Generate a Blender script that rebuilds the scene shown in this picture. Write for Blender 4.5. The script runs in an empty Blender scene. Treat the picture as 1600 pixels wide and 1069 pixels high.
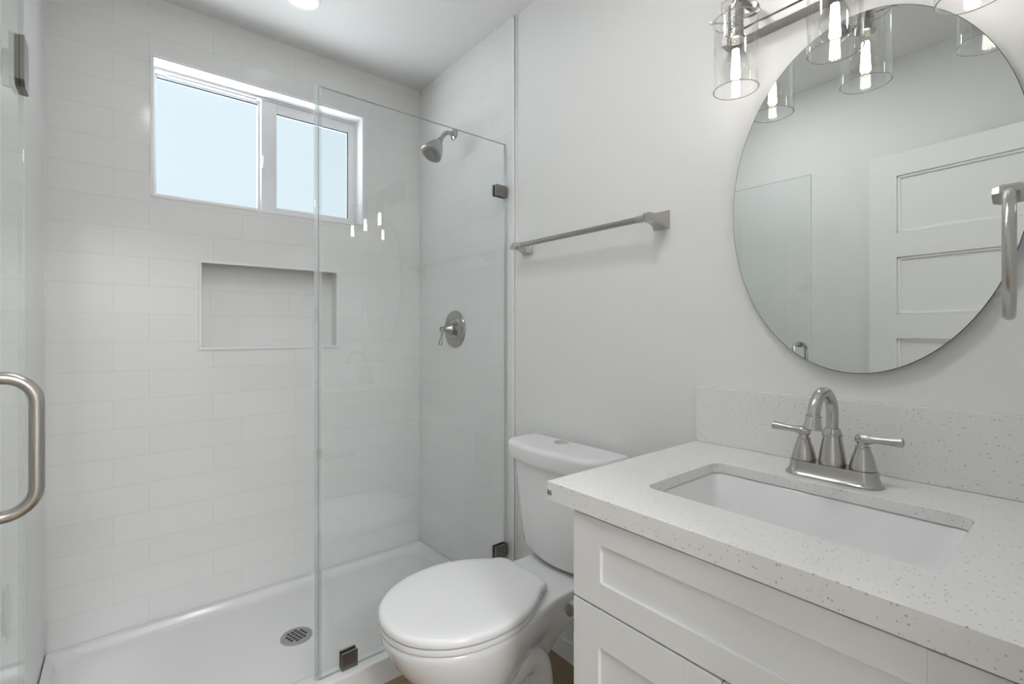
import bpy, bmesh, math
from mathutils import Vector, Matrix
PI = math.pi
S = bpy.context.scene
COL = S.collection

# ------------------------------------------------------------------ camera, sky, exposure
FPX, HY, YAW, CZ = 748.9, 518.6, 0.6852, 1.1917
cam_d = bpy.data.cameras.new('camera')
cam_d.sensor_width = 36.0
cam_d.lens = 36.0 * FPX / 1600.0
cam_d.shift_y = -(1069 / 2 - HY) / 1600.0
cam_d.clip_start = 0.02
cam = bpy.data.objects.new('camera', cam_d)
cam.location = (0, 0, CZ)
cam.rotation_euler = (PI / 2, 0, -YAW)
COL.objects.link(cam)
S.camera = cam

S.view_settings.view_transform = 'Standard'
S.view_settings.look = 'None'
S.view_settings.gamma = 1.0
S.view_settings.use_curve_mapping = False
S.view_settings.exposure = 0.22

BULB_STRENGTH = 17.5
HALL_FILL_STRENGTH = 58.0
ROOM_FILL_STRENGTH = 62
SHOWER_STRENGTH = 2.5

world = bpy.data.worlds.new('world')
S.world = world
world.use_nodes = True
wn = world.node_tree
bg = wn.nodes['Background']
# hazy pale blue sky; below the horizon an added bright glow, out of view, to lift the ceiling through the window
wtc = wn.nodes.new('ShaderNodeTexCoord'); wsp = wn.nodes.new('ShaderNodeSeparateXYZ'); wrp = wn.nodes.new('ShaderNodeValToRGB')
wmr = wn.nodes.new('ShaderNodeMapRange'); wmr.inputs['From Min'].default_value = -1; wmr.inputs['From Max'].default_value = 1
wn.links.new(wtc.outputs['Generated'], wsp.inputs[0]); wn.links.new(wsp.outputs['Z'], wmr.inputs['Value']); wn.links.new(wmr.outputs[0], wrp.inputs['Fac'])
G_ = 0.114
for e_, (p_, c_) in zip(wrp.color_ramp.elements, ((0.40, (0.94, 0.97, 1.0, 1)), (0.56, (0.81 * G_, 0.925 * G_, 1.0 * G_, 1)))):
    e_.position = p_; e_.color = c_
wn.links.new(wrp.outputs['Color'], bg.inputs['Color'])
bg.inputs['Strength'].default_value = 7.5

# ------------------------------------------------------------------ room numbers (metres)
FZ = 0.05          # finished floor
CEIL = 2.44
XR = 1.21          # painted right wall
XT = 1.202         # tiled face of the right wall inside the shower
YB = 2.229         # tiled face of the back wall
YT = 1.465         # where the tile ends
XSL = -0.195       # tiled face of the shower's left wall
XL = -0.36         # room's left wall
YN = 0.0           # wall with the doorway

# ------------------------------------------------------------------ materials
def mat(name, color, rough=0.5, metal=0.0, coat=0.0, spec=0.5):
    m = bpy.data.materials.new(name)
    m.use_nodes = True
    b = m.node_tree.nodes['Principled BSDF']
    b.inputs['Base Color'].default_value = (*color, 1)
    b.inputs['Roughness'].default_value = rough
    b.inputs['Metallic'].default_value = metal
    b.inputs['Coat Weight'].default_value = coat
    b.inputs['Specular IOR Level'].default_value = spec
    return m

def N(m, t, **kw):
    n = m.node_tree.nodes.new(t)
    for k, v in kw.items():
        setattr(n, k, v)
    return n

def L(m, a, b):
    m.node_tree.links.new(a, b)

def bsdf(m):
    return m.node_tree.nodes['Principled BSDF']

def noise_bump(m, scale, strength, dist=0.002, detail=3, rough=0.5):
    tc = N(m, 'ShaderNodeTexCoord')
    nz = N(m, 'ShaderNodeTexNoise')
    nz.inputs['Scale'].default_value = scale
    nz.inputs['Detail'].default_value = detail
    nz.inputs['Roughness'].default_value = rough
    L(m, tc.outputs['Object'], nz.inputs['Vector'])
    bp = N(m, 'ShaderNodeBump')
    bp.inputs['Strength'].default_value = strength
    bp.inputs['Distance'].default_value = dist
    L(m, nz.outputs['Fac'], bp.inputs['Height'])
    L(m, bp.outputs['Normal'], bsdf(m).inputs['Normal'])
    return tc, nz, bp

M = {}
# painted drywall with a light knock-down texture
m = M['paint'] = mat('white_wall_paint', (0.80, 0.80, 0.79), 0.6)
tc = N(m, 'ShaderNodeTexCoord')
n1 = N(m, 'ShaderNodeTexNoise'); n1.inputs['Scale'].default_value = 9; n1.inputs['Detail'].default_value = 4
n1.inputs['Distortion'].default_value = 1.2
L(m, tc.outputs['Object'], n1.inputs['Vector'])
rp = N(m, 'ShaderNodeValToRGB')
rp.color_ramp.elements[0].position = 0.60; rp.color_ramp.elements[1].position = 0.68
L(m, n1.outputs['Fac'], rp.inputs['Fac'])
n2 = N(m, 'ShaderNodeTexNoise'); n2.inputs['Scale'].default_value = 60; n2.inputs['Detail'].default_value = 2
L(m, tc.outputs['Object'], n2.inputs['Vector'])
mx = N(m, 'ShaderNodeMath', operation='MULTIPLY_ADD'); mx.inputs[1].default_value = 0.35
L(m, n2.outputs['Fac'], mx.inputs[0]); L(m, rp.outputs['Color'], mx.inputs[2])
bp = N(m, 'ShaderNodeBump'); bp.inputs['Strength'].default_value = 0.22; bp.inputs['Distance'].default_value = 0.0012
L(m, mx.outputs[0], bp.inputs['Height']); L(m, bp.outputs['Normal'], bsdf(m).inputs['Normal'])

M['ceiling'] = mat('white_ceiling_paint', (0.80, 0.80, 0.79), 0.7)
noise_bump(M['ceiling'], 70, 0.08, 0.001)

def tile_mat(name, axis):
    m = mat(name, (0.82, 0.82, 0.81), 0.13)
    tc = N(m, 'ShaderNodeTexCoord')
    sp = N(m, 'ShaderNodeSeparateXYZ'); L(m, tc.outputs['Object'], sp.inputs[0])
    ax = N(m, 'ShaderNodeMath', operation='ADD'); ax.inputs[1].default_value = -0.388 + 0.305 * 10
    L(m, sp.outputs[axis], ax.inputs[0])
    az = N(m, 'ShaderNodeMath', operation='ADD'); az.inputs[1].default_value = -1.466 + 0.104 * 20
    L(m, sp.outputs['Z'], az.inputs[0])
    cb = N(m, 'ShaderNodeCombineXYZ'); L(m, ax.outputs[0], cb.inputs[0]); L(m, az.outputs[0], cb.inputs[1])
    br = N(m, 'ShaderNodeTexBrick')
    br.offset = 0.3333; br.offset_frequency = 2; br.squash = 1.0
    br.inputs['Scale'].default_value = 1.0
    br.inputs['Brick Width'].default_value = 0.305
    br.inputs['Row Height'].default_value = 0.104
    br.inputs['Mortar Size'].default_value = 0.0011
    br.inputs['Mortar Smooth'].default_value = 0.3
    br.inputs['Color1'].default_value = (0.82, 0.82, 0.81, 1)
    br.inputs['Color2'].default_value = (0.80, 0.80, 0.79, 1)
    br.inputs['Mortar'].default_value = (0.715, 0.715, 0.705, 1)
    L(m, cb.outputs[0], br.inputs['Vector'])
    L(m, br.outputs['Color'], bsdf(m).inputs['Base Color'])
    nz = N(m, 'ShaderNodeTexNoise'); nz.inputs['Scale'].default_value = 7; nz.inputs['Detail'].default_value = 1
    L(m, tc.outputs['Object'], nz.inputs['Vector'])
    inv = N(m, 'ShaderNodeMath', operation='SUBTRACT'); inv.inputs[0].default_value = 1.0
    L(m, br.outputs['Fac'], inv.inputs[1])
    ad = N(m, 'ShaderNodeMath', operation='MULTIPLY_ADD'); ad.inputs[1].default_value = 1.3
    L(m, nz.outputs['Fac'], ad.inputs[0]); L(m, inv.outputs[0], ad.inputs[2])
    bp = N(m, 'ShaderNodeBump'); bp.inputs['Strength'].default_value = 0.35; bp.inputs['Distance'].default_value = 0.0008
    L(m, ad.outputs[0], bp.inputs['Height']); L(m, bp.outputs['Normal'], bsdf(m).inputs['Normal'])
    return m
M['tile_x'] = tile_mat('white_glazed_tile_back', 'X')
M['tile_y'] = tile_mat('white_glazed_tile_side', 'Y')

M['porcelain'] = mat('white_porcelain', (0.84, 0.84, 0.84), 0.08, coat=0.4)
M['plastic'] = mat('white_seat_plastic', (0.85, 0.85, 0.85), 0.18)
M['acrylic'] = mat('white_acrylic_pan', (0.80, 0.80, 0.795), 0.16)
M['cabinet'] = mat('white_cabinet_paint', (0.80, 0.805, 0.80), 0.38)
M['trimwhite'] = mat('white_trim', (0.84, 0.84, 0.84), 0.3)
M['doorpaint'] = mat('white_door_paint', (0.82, 0.82, 0.81), 0.4)
M['vinyl'] = mat('white_vinyl', (0.82, 0.82, 0.84), 0.3)
M['gasket'] = mat('dark_gasket', (0.03, 0.08, 0.10), 0.5)
M['lightgap'] = mat('dark_gap', (0.06, 0.055, 0.05), 0.8)
M['label'] = mat('grey_sticker', (0.36, 0.36, 0.33), 0.6)
M['labelmark'] = mat('dark_sticker_print', (0.16, 0.16, 0.14), 0.6)

def brushed(name, color, rough):
    m = mat(name, color, rough, 1.0)
    noise_bump(m, 900, 0.03, 0.0004, 1)
    return m
M['nickel'] = brushed('brushed_nickel', (0.49, 0.475, 0.45), 0.26)
M['pewter'] = brushed('dark_brushed_nickel', (0.25, 0.24, 0.225), 0.33)
M['darknickel'] = brushed('satin_nickel_bar', (0.38, 0.37, 0.355), 0.22)
M['plate'] = brushed('brushed_nickel_plate', (0.36, 0.345, 0.325), 0.38)
M['chrome'] = mat('polished_chrome', (0.75, 0.75, 0.75), 0.08, 1.0)
M['steel'] = brushed('satin_steel', (0.50, 0.50, 0.49), 0.35)
M['black'] = mat('drain_dark', (0.015, 0.015, 0.015), 0.7)
M['rubber'] = mat('black_rubber', (0.03, 0.03, 0.03), 0.6)
M['mirror'] = mat('mirror_silver', (0.80, 0.825, 0.81), 0.0, 1.0)
M['mirror_edge'] = mat('mirror_glass_edge', (0.10, 0.13, 0.12), 0.2)

# speckled quartz
m = M['quartz'] = mat('white_speckled_quartz', (0.80, 0.79, 0.775), 0.22)
tc = N(m, 'ShaderNodeTexCoord')
v = N(m, 'ShaderNodeTexVoronoi'); v.inputs['Scale'].default_value = 195; v.inputs['Randomness'].default_value = 1.0
mpq = N(m, 'ShaderNodeMapping'); mpq.inputs['Rotation'].default_value = (0.4, 0.7, 0.3)
L(m, tc.outputs['Object'], mpq.inputs['Vector']); L(m, mpq.outputs[0], v.inputs['Vector'])
dr = N(m, 'ShaderNodeValToRGB')
dr.color_ramp.elements[0].position = 0.12; dr.color_ramp.elements[0].color = (1, 1, 1, 1)
dr.color_ramp.elements[1].position = 0.34; dr.color_ramp.elements[1].color = (0, 0, 0, 1)
L(m, v.outputs['Distance'], dr.inputs['Fac'])
sr = N(m, 'ShaderNodeSeparateColor'); L(m, v.outputs['Color'], sr.inputs[0])
pick = N(m, 'ShaderNodeMath', operation='GREATER_THAN'); pick.inputs[1].default_value = 0.70
L(m, sr.outputs[0], pick.inputs[0])
fc = N(m, 'ShaderNodeMath', operation='MULTIPLY'); L(m, pick.outputs[0], fc.inputs[0]); L(m, dr.outputs['Color'], fc.inputs[1])
cr = N(m, 'ShaderNodeValToRGB')
cr.color_ramp.elements[0].color = (0.33, 0.32, 0.30, 1); cr.color_ramp.elements[1].color = (0.70, 0.68, 0.66, 1)
L(m, sr.outputs[1], cr.inputs['Fac'])
mixc = N(m, 'ShaderNodeMix', data_type='RGBA')
mixc.inputs[6].default_value = (0.80, 0.79, 0.775, 1)
L(m, fc.outputs[0], mixc.inputs[0]); L(m, cr.outputs['Color'], mixc.inputs[7])
L(m, mixc.outputs[2], bsdf(m).inputs['Base Color'])

# wood-look floor
m = M['floor'] = mat('oak_plank_floor', (0.3, 0.2, 0.12), 0.4)
tc = N(m, 'ShaderNodeTexCoord')
br = N(m, 'ShaderNodeTexBrick'); br.offset = 0.37
br.inputs['Scale'].default_value = 1.0; br.inputs['Brick Width'].default_value = 1.2; br.inputs['Row Height'].default_value = 0.18
br.inputs['Mortar Size'].default_value = 0.0015
br.inputs['Color1'].default_value = (0.28, 0.205, 0.135, 1); br.inputs['Color2'].default_value = (0.23, 0.165, 0.105, 1)
br.inputs['Mortar'].default_value = (0.10, 0.06, 0.03, 1)
L(m, tc.outputs['Object'], br.inputs['Vector'])
mp = N(m, 'ShaderNodeMapping'); mp.inputs['Scale'].default_value = (2, 40, 1)
L(m, tc.outputs['Object'], mp.inputs['Vector'])
nz = N(m, 'ShaderNodeTexNoise'); nz.inputs['Scale'].default_value = 3; nz.inputs['Detail'].default_value = 5
L(m, mp.outputs[0], nz.inputs['Vector'])
mc = N(m, 'ShaderNodeMix', data_type='RGBA', blend_type='OVERLAY'); mc.inputs[0].default_value = 0.5
L(m, br.outputs['Color'], mc.inputs[6]); L(m, nz.outputs['Color'], mc.inputs[7])
L(m, mc.outputs[2], bsdf(m).inputs['Base Color'])

def glass(name, tint, gain=1.7, rough=0.0):
    """clear pane: straight-through light with the tint of the glass, Fresnel reflection on its outer faces"""
    m = bpy.data.materials.new(name); m.use_nodes = True
    nt = m.node_tree; nt.nodes.clear()
    out = N(m, 'ShaderNodeOutputMaterial')
    tr = N(m, 'ShaderNodeBsdfTransparent'); tr.inputs[0].default_value = (*tint, 1)
    gl = N(m, 'ShaderNodeBsdfGlossy'); gl.inputs['Roughness'].default_value = rough
    gl.inputs[0].default_value = (0.97, 1.0, 0.985, 1)
    fr = N(m, 'ShaderNodeFresnel'); fr.inputs['IOR'].default_value = 1.5
    ge = N(m, 'ShaderNodeNewGeometry')
    nb = N(m, 'ShaderNodeMath', operation='SUBTRACT'); nb.inputs[0].default_value = 1.0
    L(m, ge.outputs['Backfacing'], nb.inputs[1])
    mu = N(m, 'ShaderNodeMath', operation='MULTIPLY'); mu.use_clamp = True
    L(m, fr.outputs[0], mu.inputs[0]); L(m, nb.outputs[0], mu.inputs[1])
    # both faces of the pane together: 2R / (1 + R)
    pl = N(m, 'ShaderNodeMath', operation='ADD'); pl.inputs[1].default_value = 1.0
    L(m, mu.outputs[0], pl.inputs[0])
    dv = N(m, 'ShaderNodeMath', operation='DIVIDE'); L(m, mu.outputs[0], dv.inputs[0]); L(m, pl.outputs[0], dv.inputs[1])
    m2 = N(m, 'ShaderNodeMath', operation='MULTIPLY'); m2.use_clamp = True; m2.inputs[1].default_value = gain
    L(m, dv.outputs[0], m2.inputs[0])
    mi = N(m, 'ShaderNodeMixShader')
    L(m, m2.outputs[0], mi.inputs[0]); L(m, tr.outputs[0], mi.inputs[1]); L(m, gl.outputs[0], mi.inputs[2])
    L(m, mi.outputs[0], out.inputs['Surface'])
    return m
M['glass'] = glass('clear_tempered_glass', (0.987, 0.996, 0.994), 2.0)
m = M['sealvinyl'] = glass('clear_seal_vinyl', (0.98, 0.99, 0.99), 2.5)
mo = [n for n in m.node_tree.nodes if n.type == 'OUTPUT_MATERIAL'][0]
src = mo.inputs['Surface'].links[0].from_socket
df = N(m, 'ShaderNodeBsdfDiffuse'); df.inputs[0].default_value = (0.85, 0.86, 0.86, 1)
ms = N(m, 'ShaderNodeMixShader'); ms.inputs[0].default_value = 0.10
L(m, src, ms.inputs[1]); L(m, df.outputs[0], ms.inputs[2]); L(m, ms.outputs[0], mo.inputs['Surface'])
M['pane'] = glass('window_glass', (0.96, 0.98, 0.985), 1.2, 0.45)
M['shade'] = glass('clear_lamp_glass', (0.995, 0.995, 0.994), 1.8)
M['shaderim'] = mat('lamp_glass_rim', (0.62, 0.62, 0.61), 0.08, 0.6)
M['bulbglass'] = glass('clear_bulb_glass', (0.99, 0.985, 0.97), 1.4)
M['glassedge'] = mat('green_glass_edge', (0.42, 0.49, 0.47), 0.12, 0.35)

def emit(name, color, strength):
    m = bpy.data.materials.new(name); m.use_nodes = True
    nt = m.node_tree; nt.nodes.clear()
    out = N(m, 'ShaderNodeOutputMaterial'); e = N(m, 'ShaderNodeEmission')
    e.inputs[0].default_value = (*color, 1); e.inputs[1].default_value = strength
    L(m, e.outputs[0], out.inputs['Surface'])
    return m
M['filament'] = emit('led_filament_glow', (1.0, 0.93, 0.86), BULB_STRENGTH)
M['hall_fill'] = emit('hall_fill_lens', (0.97, 0.985, 1.0), HALL_FILL_STRENGTH)
M['room_fill'] = emit('room_fill_lens', (0.98, 0.99, 1.0), ROOM_FILL_STRENGTH)
M['shower_lens'] = emit('shower_light_lens', (0.93, 0.97, 1.0), SHOWER_STRENGTH)

# ------------------------------------------------------------------ mesh helpers
WLOC = {}
def thing(name, label, cat, loc):
    o = bpy.data.objects.new(name, None)
    o.empty_display_size = 0.05
    o.location = loc
    COL.objects.link(o)
    WLOC[o.name] = Vector(loc)
    tag(o, label, cat)
    return o

def tag(o, label=None, cat=None, group=None, kind=None):
    if label: o['label'] = label
    if cat: o['category'] = cat
    if group: o['group'] = group
    if kind: o['kind'] = kind
    return o

def fin(name, bm, mats, parent=None, smooth=35, label=None, origin=None):
    """link a bmesh (world coordinates) as one object; child meshes share their parent's origin"""
    bmesh.ops.recalc_face_normals(bm, faces=bm.faces)
    off = Vector((0, 0, 0))
    if parent is not None:
        off = WLOC[parent.name]
    elif origin is not None:
        off = Vector(origin)
    bmesh.ops.translate(bm, verts=bm.verts, vec=-off)
    me = bpy.data.meshes.new(name)
    bm.to_mesh(me); bm.free()
    if not isinstance(mats, (list, tuple)): mats = [mats]
    for x in mats: me.materials.append(x)
    if smooth:
        for p in me.polygons: p.use_smooth = True
        me.set_sharp_from_angle(angle=math.radians(smooth))
    o = bpy.data.objects.new(name, me)
    if smooth:
        wnm = o.modifiers.new('weighted_normals', 'WEIGHTED_NORMAL'); wnm.keep_sharp = True; wnm.weight = 80
    COL.objects.link(o)
    if parent is not None:
        o.parent = parent
    elif origin is not None:
        o.location = off
    WLOC[o.name] = off
    if label: o['label'] = label
    return o

def struct(name, bm, mats, parent=None, smooth=35):
    o = fin(name, bm, mats, parent, smooth)
    if parent is None: o['kind'] = 'structure'
    return o

def box(bm, x0, x1, y0, y1, z0, z1, bev=0.0, seg=2, mi=0):
    r = bmesh.ops.create_cube(bm, size=1.0)
    vs = r['verts']
    for v in vs:
        v.co = Vector((x0 + (v.co.x + .5) * (x1 - x0), y0 + (v.co.y + .5) * (y1 - y0), z0 + (v.co.z + .5) * (z1 - z0)))
    fs = {f for v in vs for f in v.link_faces}
    for f in fs: f.material_index = mi
    if bev > 0:
        es = list({e for v in vs for e in v.link_edges})
        bmesh.ops.bevel(bm, geom=es, offset=bev, segments=seg, affect='EDGES', profile=0.5, clamp_overlap=True)

def BX(*a, **k):
    bm = bmesh.new(); box(bm, *a, **k); return bm

def ring(bm, pts):
    return [bm.verts.new(p) for p in pts]

def bridge(bm, a, b, mi=0, closed=True):
    n = len(a)
    for i in range(n if closed else n - 1):
        j = (i + 1) % n
        try:
            f = bm.faces.new((a[i], a[j], b[j], b[i])); f.material_index = mi
        except ValueError:
            pass

def loft(bm, rings, cap0=True, cap1=True, mi=0):
    rs = [ring(bm, r) for r in rings]
    for a, b in zip(rs, rs[1:]): bridge(bm, a, b, mi)
    if cap0: bm.faces.new(rs[0]).material_index = mi
    if cap1: bm.faces.new(rs[-1]).material_index = mi
    return rs

def frame_of(d):
    d = Vector(d).normalized()
    up = Vector((0, 0, 1)) if abs(d.z) < 0.95 else Vector((1, 0, 0))
    u = d.cross(up).normalized(); w = u.cross(d).normalized()
    return d, u, w

def lathe(bm, base, axis, prof, n=32, cap0=True, cap1=True, mi=0):
    """prof: list of (distance along axis, radius)"""
    d, u, w = frame_of(axis); base = Vector(base)
    rs = []
    for t, r in prof:
        rs.append([base + d * t + (u * math.cos(2 * PI * i / n) + w * math.sin(2 * PI * i / n)) * max(r, 1e-4) for i in range(n)])
    return loft(bm, rs, cap0, cap1, mi)

def tube(bm, path, rad, n=16, cap=True, mi=0):
    """round tube along a list of points; rad a number or one radius per point"""
    P = [Vector(p) for p in path]
    if not isinstance(rad, (list, tuple)): rad = [rad] * len(P)
    T = []
    for i in range(len(P)):
        a = P[max(i - 1, 0)]; b = P[min(i + 1, len(P) - 1)]
        T.append((b - a).normalized())
    d, u, w = frame_of(T[0])
    rs = []
    for i, p in enumerate(P):
        if i:
            q = T[i - 1].rotation_difference(T[i]); u = (q @ u).normalized()
        w = u.cross(T[i]).normalized(); u2 = T[i].cross(w).normalized() if w.length else u
        rs.append([p + (u * math.cos(2 * PI * k / n) + w * math.sin(2 * PI * k / n)) * rad[i] for k in range(n)])
    return loft(bm, rs, cap, cap, mi)

def arc(c, r, a0, a1, n, ex, ez):
    c = Vector(c); ex = Vector(ex); ez = Vector(ez)
    return [c + ex * r * math.cos(a0 + (a1 - a0) * i / n) + ez * r * math.sin(a0 + (a1 - a0) * i / n) for i in range(n + 1)]

def smooth_path(pts, n=8):
    """Catmull-Rom through pts"""
    P = [Vector(p) for p in pts]; out = []
    for i in range(len(P) - 1):
        p0 = P[max(i - 1, 0)]; p1 = P[i]; p2 = P[i + 1]; p3 = P[min(i + 2, len(P) - 1)]
        for k in range(n):
            t = k / n
            out.append(0.5 * ((2 * p1) + (p2 - p0) * t + (2 * p0 - 5 * p1 + 4 * p2 - p3) * t * t + (3 * p1 - p0 - 3 * p2 + p3) * t ** 3))
    out.append(P[-1]); return out

def rrect(x0, x1, y0, y1, r, z, n=6):
    pts = []
    for cx, cy, a in ((x1 - r, y1 - r, 0), (x0 + r, y1 - r, PI / 2), (x0 + r, y0 + r, PI), (x1 - r, y0 + r, 1.5 * PI)):
        for i in range(n + 1):
            t = a + PI / 2 * i / n
            pts.append(Vector((cx + r * math.cos(t), cy + r * math.sin(t), z)))
    return pts

def quad(bm, a, b, c, d, mi=0):
    f = bm.faces.new([bm.verts.new(p) for p in (a, b, c, d)]); f.material_index = mi

# ------------------------------------------------------------------ the shell
WX0, WX1, WZ0, WZ1 = 0.0925, 0.902, 1.7015, 2.2205     # window opening
NX0, NX1, NZ0, NZ1 = 0.239, 0.782, 1.122, 1.472       # shower niche
NDEP = 0.09
YO = YB + 0.15
struct('floor', BX(-1.4, 1.8, -2.8, YO, -0.05, FZ), M['floor'], smooth=0)
struct('ceiling', BX(-1.4, 1.8, -2.8, YO, CEIL, CEIL + 0.1), M['ceiling'], smooth=0)

bm = bmesh.new()
xs = [-0.5, WX0, NX0, NX1, WX1, 1.36]
zs = [-0.05, NZ0, NZ1, WZ0, WZ1, CEIL + 0.05]
for i in range(len(xs) - 1):
    for j in range(len(zs) - 1):
        x0, x1, z0, z1 = xs[i], xs[i + 1], zs[j], zs[j + 1]
        if x0 >= WX0 - 1e-6 and x1 <= WX1 + 1e-6 and z0 >= WZ0 - 1e-6 and z1 <= WZ1 + 1e-6: continue
        y0 = YB
        if x0 >= NX0 - 1e-6 and x1 <= NX1 + 1e-6 and z0 >= NZ0 - 1e-6 and z1 <= NZ1 + 1e-6: y0 = YB + NDEP
        box(bm, x0, x1, y0, YO, z0, z1)
struct('wall_back', bm, M['tile_x'], smooth=0)

struct('wall_right', BX(XR, 1.36, -0.11, YO, -0.05, CEIL + 0.05), M['paint'], smooth=0)
struct('wall_shower_right', BX(XT, XR, YT, YB, FZ, CEIL), M['tile_y'], smooth=0)
struct('wall_left', BX(-0.5, XL, -0.11, YT, -0.05, CEIL + 0.05), M['paint'], smooth=0)
struct('wall_shower_left', BX(-0.5, XSL, YT, YO, -0.05, CEIL + 0.05), M['tile_y'], smooth=0)
DX0, DX1, DZ = -0.25, 0.51, 2.01       # doorway
bm = bmesh.new()
box(bm, -0.5, DX0, -0.11, YN, -0.05, CEIL + 0.05)
box(bm, DX1, 1.36, -0.11, YN, -0.05, CEIL + 0.05)
box(bm, DX0, DX1, -0.11, YN, DZ, CEIL + 0.05)
struct('wall_near', bm, M['paint'], smooth=0)
bm = bmesh.new()
box(bm, -1.4, 1.8, -2.8, -2.7, -0.05, CEIL + 0.05)
box(bm, -1.4, -1.3, -2.8, -0.11, -0.05, CEIL + 0.05)
box(bm, 1.7, 1.8, -2.8, -0.11, -0.05, CEIL + 0.05)
box(bm, -1.4, -0.5, -0.11, 0.0, -0.05, CEIL + 0.05)
box(bm, 1.36, 1.8, -0.11, 0.0, -0.05, CEIL + 0.05)
struct('wall_hall', bm, M['paint'], smooth=0)

# edge strip where the tile ends on the right wall
bm = bmesh.new()
box(bm, XT - 0.002, XR, YT - 0.007, YT + 0.002, 0.12, CEIL - 0.005, 0.0015)
box(bm, XR - 0.004, XR, YT - 0.018, YT - 0.0105, 0.12, CEIL - 0.005, 0.001)
struct('trim_1', bm, M['trimwhite'])
# metal edge around the niche
bm = bmesh.new()
tw, tp = 0.008, 0.006
for a in ((NX0 - .002, NX1 + .002, NZ1 - tw, NZ1 + .002), (NX0 - .002, NX1 + .002, NZ0 - .002, NZ0 + tw),
          (NX0 - .002, NX0 + tw, NZ0 + tw, NZ1 - tw), (NX1 - tw, NX1 + .002, NZ0 + tw, NZ1 - tw)):
    box(bm, a[0], a[1], YB - tp, YB + 0.006, a[2], a[3], 0.001)
struct('trim_2', bm, M['trimwhite'])
# slim edge around the window opening
bm = bmesh.new()
for a in ((WX0 - .006, WX1 + .006, WZ1, WZ1 + .006), (WX0 - .006, WX1 + .006, WZ0 - .006, WZ0),
          (WX0 - .006, WX0, WZ0, WZ1), (WX1, WX1 + .006, WZ0, WZ1)):
    box(bm, a[0], a[1], YB - 0.003, YB + 0.004, a[2], a[3], 0.001)
struct('trim_3', bm, M['trimwhite'])
struct('baseboard_right', BX(XR - 0.013, XR, 0.64, YT - 0.002, FZ, 0.121, 0.003), M['trimwhite'])
bm = bmesh.new()
box(bm, XL, XL + 0.013, 0.0, YT, FZ, 0.121, 0.003)
struct('baseboard_left', bm, M['trimwhite'])

# ------------------------------------------------------------------ window
FY = YB + 0.078
wroot = bpy.data.objects.new('window_1', None); COL.objects.link(wroot)
wroot.location = ((WX0 + WX1) / 2, FY, WZ0); WLOC['window_1'] = Vector(wroot.location)
wroot['kind'] = 'structure'
def picframe(bm, x0, x1, z0, z1, y0, y1, l, r, t, b, bev=0.002):
    box(bm, x0, x0 + l, y0, y1, z0, z1, bev)
    box(bm, x1 - r, x1, y0, y1, z0, z1, bev)
    box(bm, x0 + l, x1 - r, y0, y1, z1 - t, z1, bev)
    box(bm, x0 + l, x1 - r, y0, y1, z0, z0 + b, bev)
# white liner of the opening
bm = bmesh.new()
th = 0.004
for a in ((WX0, WX1, WZ1 - th, WZ1), (WX0, WX1, WZ0, WZ0 + th), (WX0, WX0 + th, WZ0, WZ1), (WX1 - th, WX1, WZ0, WZ1)):
    box(bm, a[0], a[1], YB + 0.001, FY, a[2], a[3])
fin('reveal', bm, M['trimwhite'], wroot)
bm = bmesh.new()
picframe(bm, WX0, WX1, WZ0, WZ1, FY, YO - 0.005, 0.012, 0.014, 0.014, 0.016)
box(bm, WX0 + 0.05, 0.46, FY + 0.014, FY + 0.03, WZ1 - 0.020, WZ1 - 0.014, 0.001)
fin('window_frame', bm, M['vinyl'], wroot)
XM = 0.482
bm = bmesh.new()
picframe(bm, XM - 0.005, WX1 - 0.012, WZ0 + 0.012, WZ1 - 0.014, FY + 0.006, FY + 0.034, 0.062, 0.030, 0.044, 0.030)
sash = fin('sliding_sash', bm, M['vinyl'], wroot)
bm = bmesh.new()
picframe(bm, WX0 + 0.012, XM + 0.012, WZ0 + 0.014, WZ1 - 0.013, FY + 0.036, FY + 0.062, 0.006, 0.026, 0.012, 0.02)
fsash = fin('fixed_sash', bm, M['vinyl'], wroot)
fin('pane', BX(WX0 + .016, XM - .010, FY + .047, FY + .051, WZ0 + .03, WZ1 - .022), M['pane'], fsash, smooth=0)
fin('pane', BX(XM + .053, WX1 - .040, FY + .018, FY + .022, WZ0 + .040, WZ1 - .054), M['pane'], sash, smooth=0)
bm = bmesh.new()
box(bm, WX0 + .0185, XM - .0145, FY + .040, FY + .046, WZ1 - .0295, WZ1 - .0252)
fin('gasket', bm, M['gasket'], fsash, smooth=0, label='dark rubber gasket line along the top of the pane')
bm = bmesh.new()
box(bm, XM + .0572, WX1 - .0422, FY + .010, FY + .016, WZ1 - .0625, WZ1 - .0582)
box(bm, WX1 - .0460, WX1 - .0422, FY + .010, FY + .016, WZ0 + .042, WZ1 - .058)
fin('gasket', bm, M['gasket'], sash, smooth=0, label='dark rubber gasket line around the pane')
bm = bmesh.new()
box(bm, XM - .003, XM + .012, FY - .006, FY + .006, 1.905, 1.965, 0.003)
box(bm, XM - .001, XM + .009, FY - .012, FY - .004, 1.925, 1.958, 0.002)
fin('latch', bm, M['vinyl'], sash)

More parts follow.
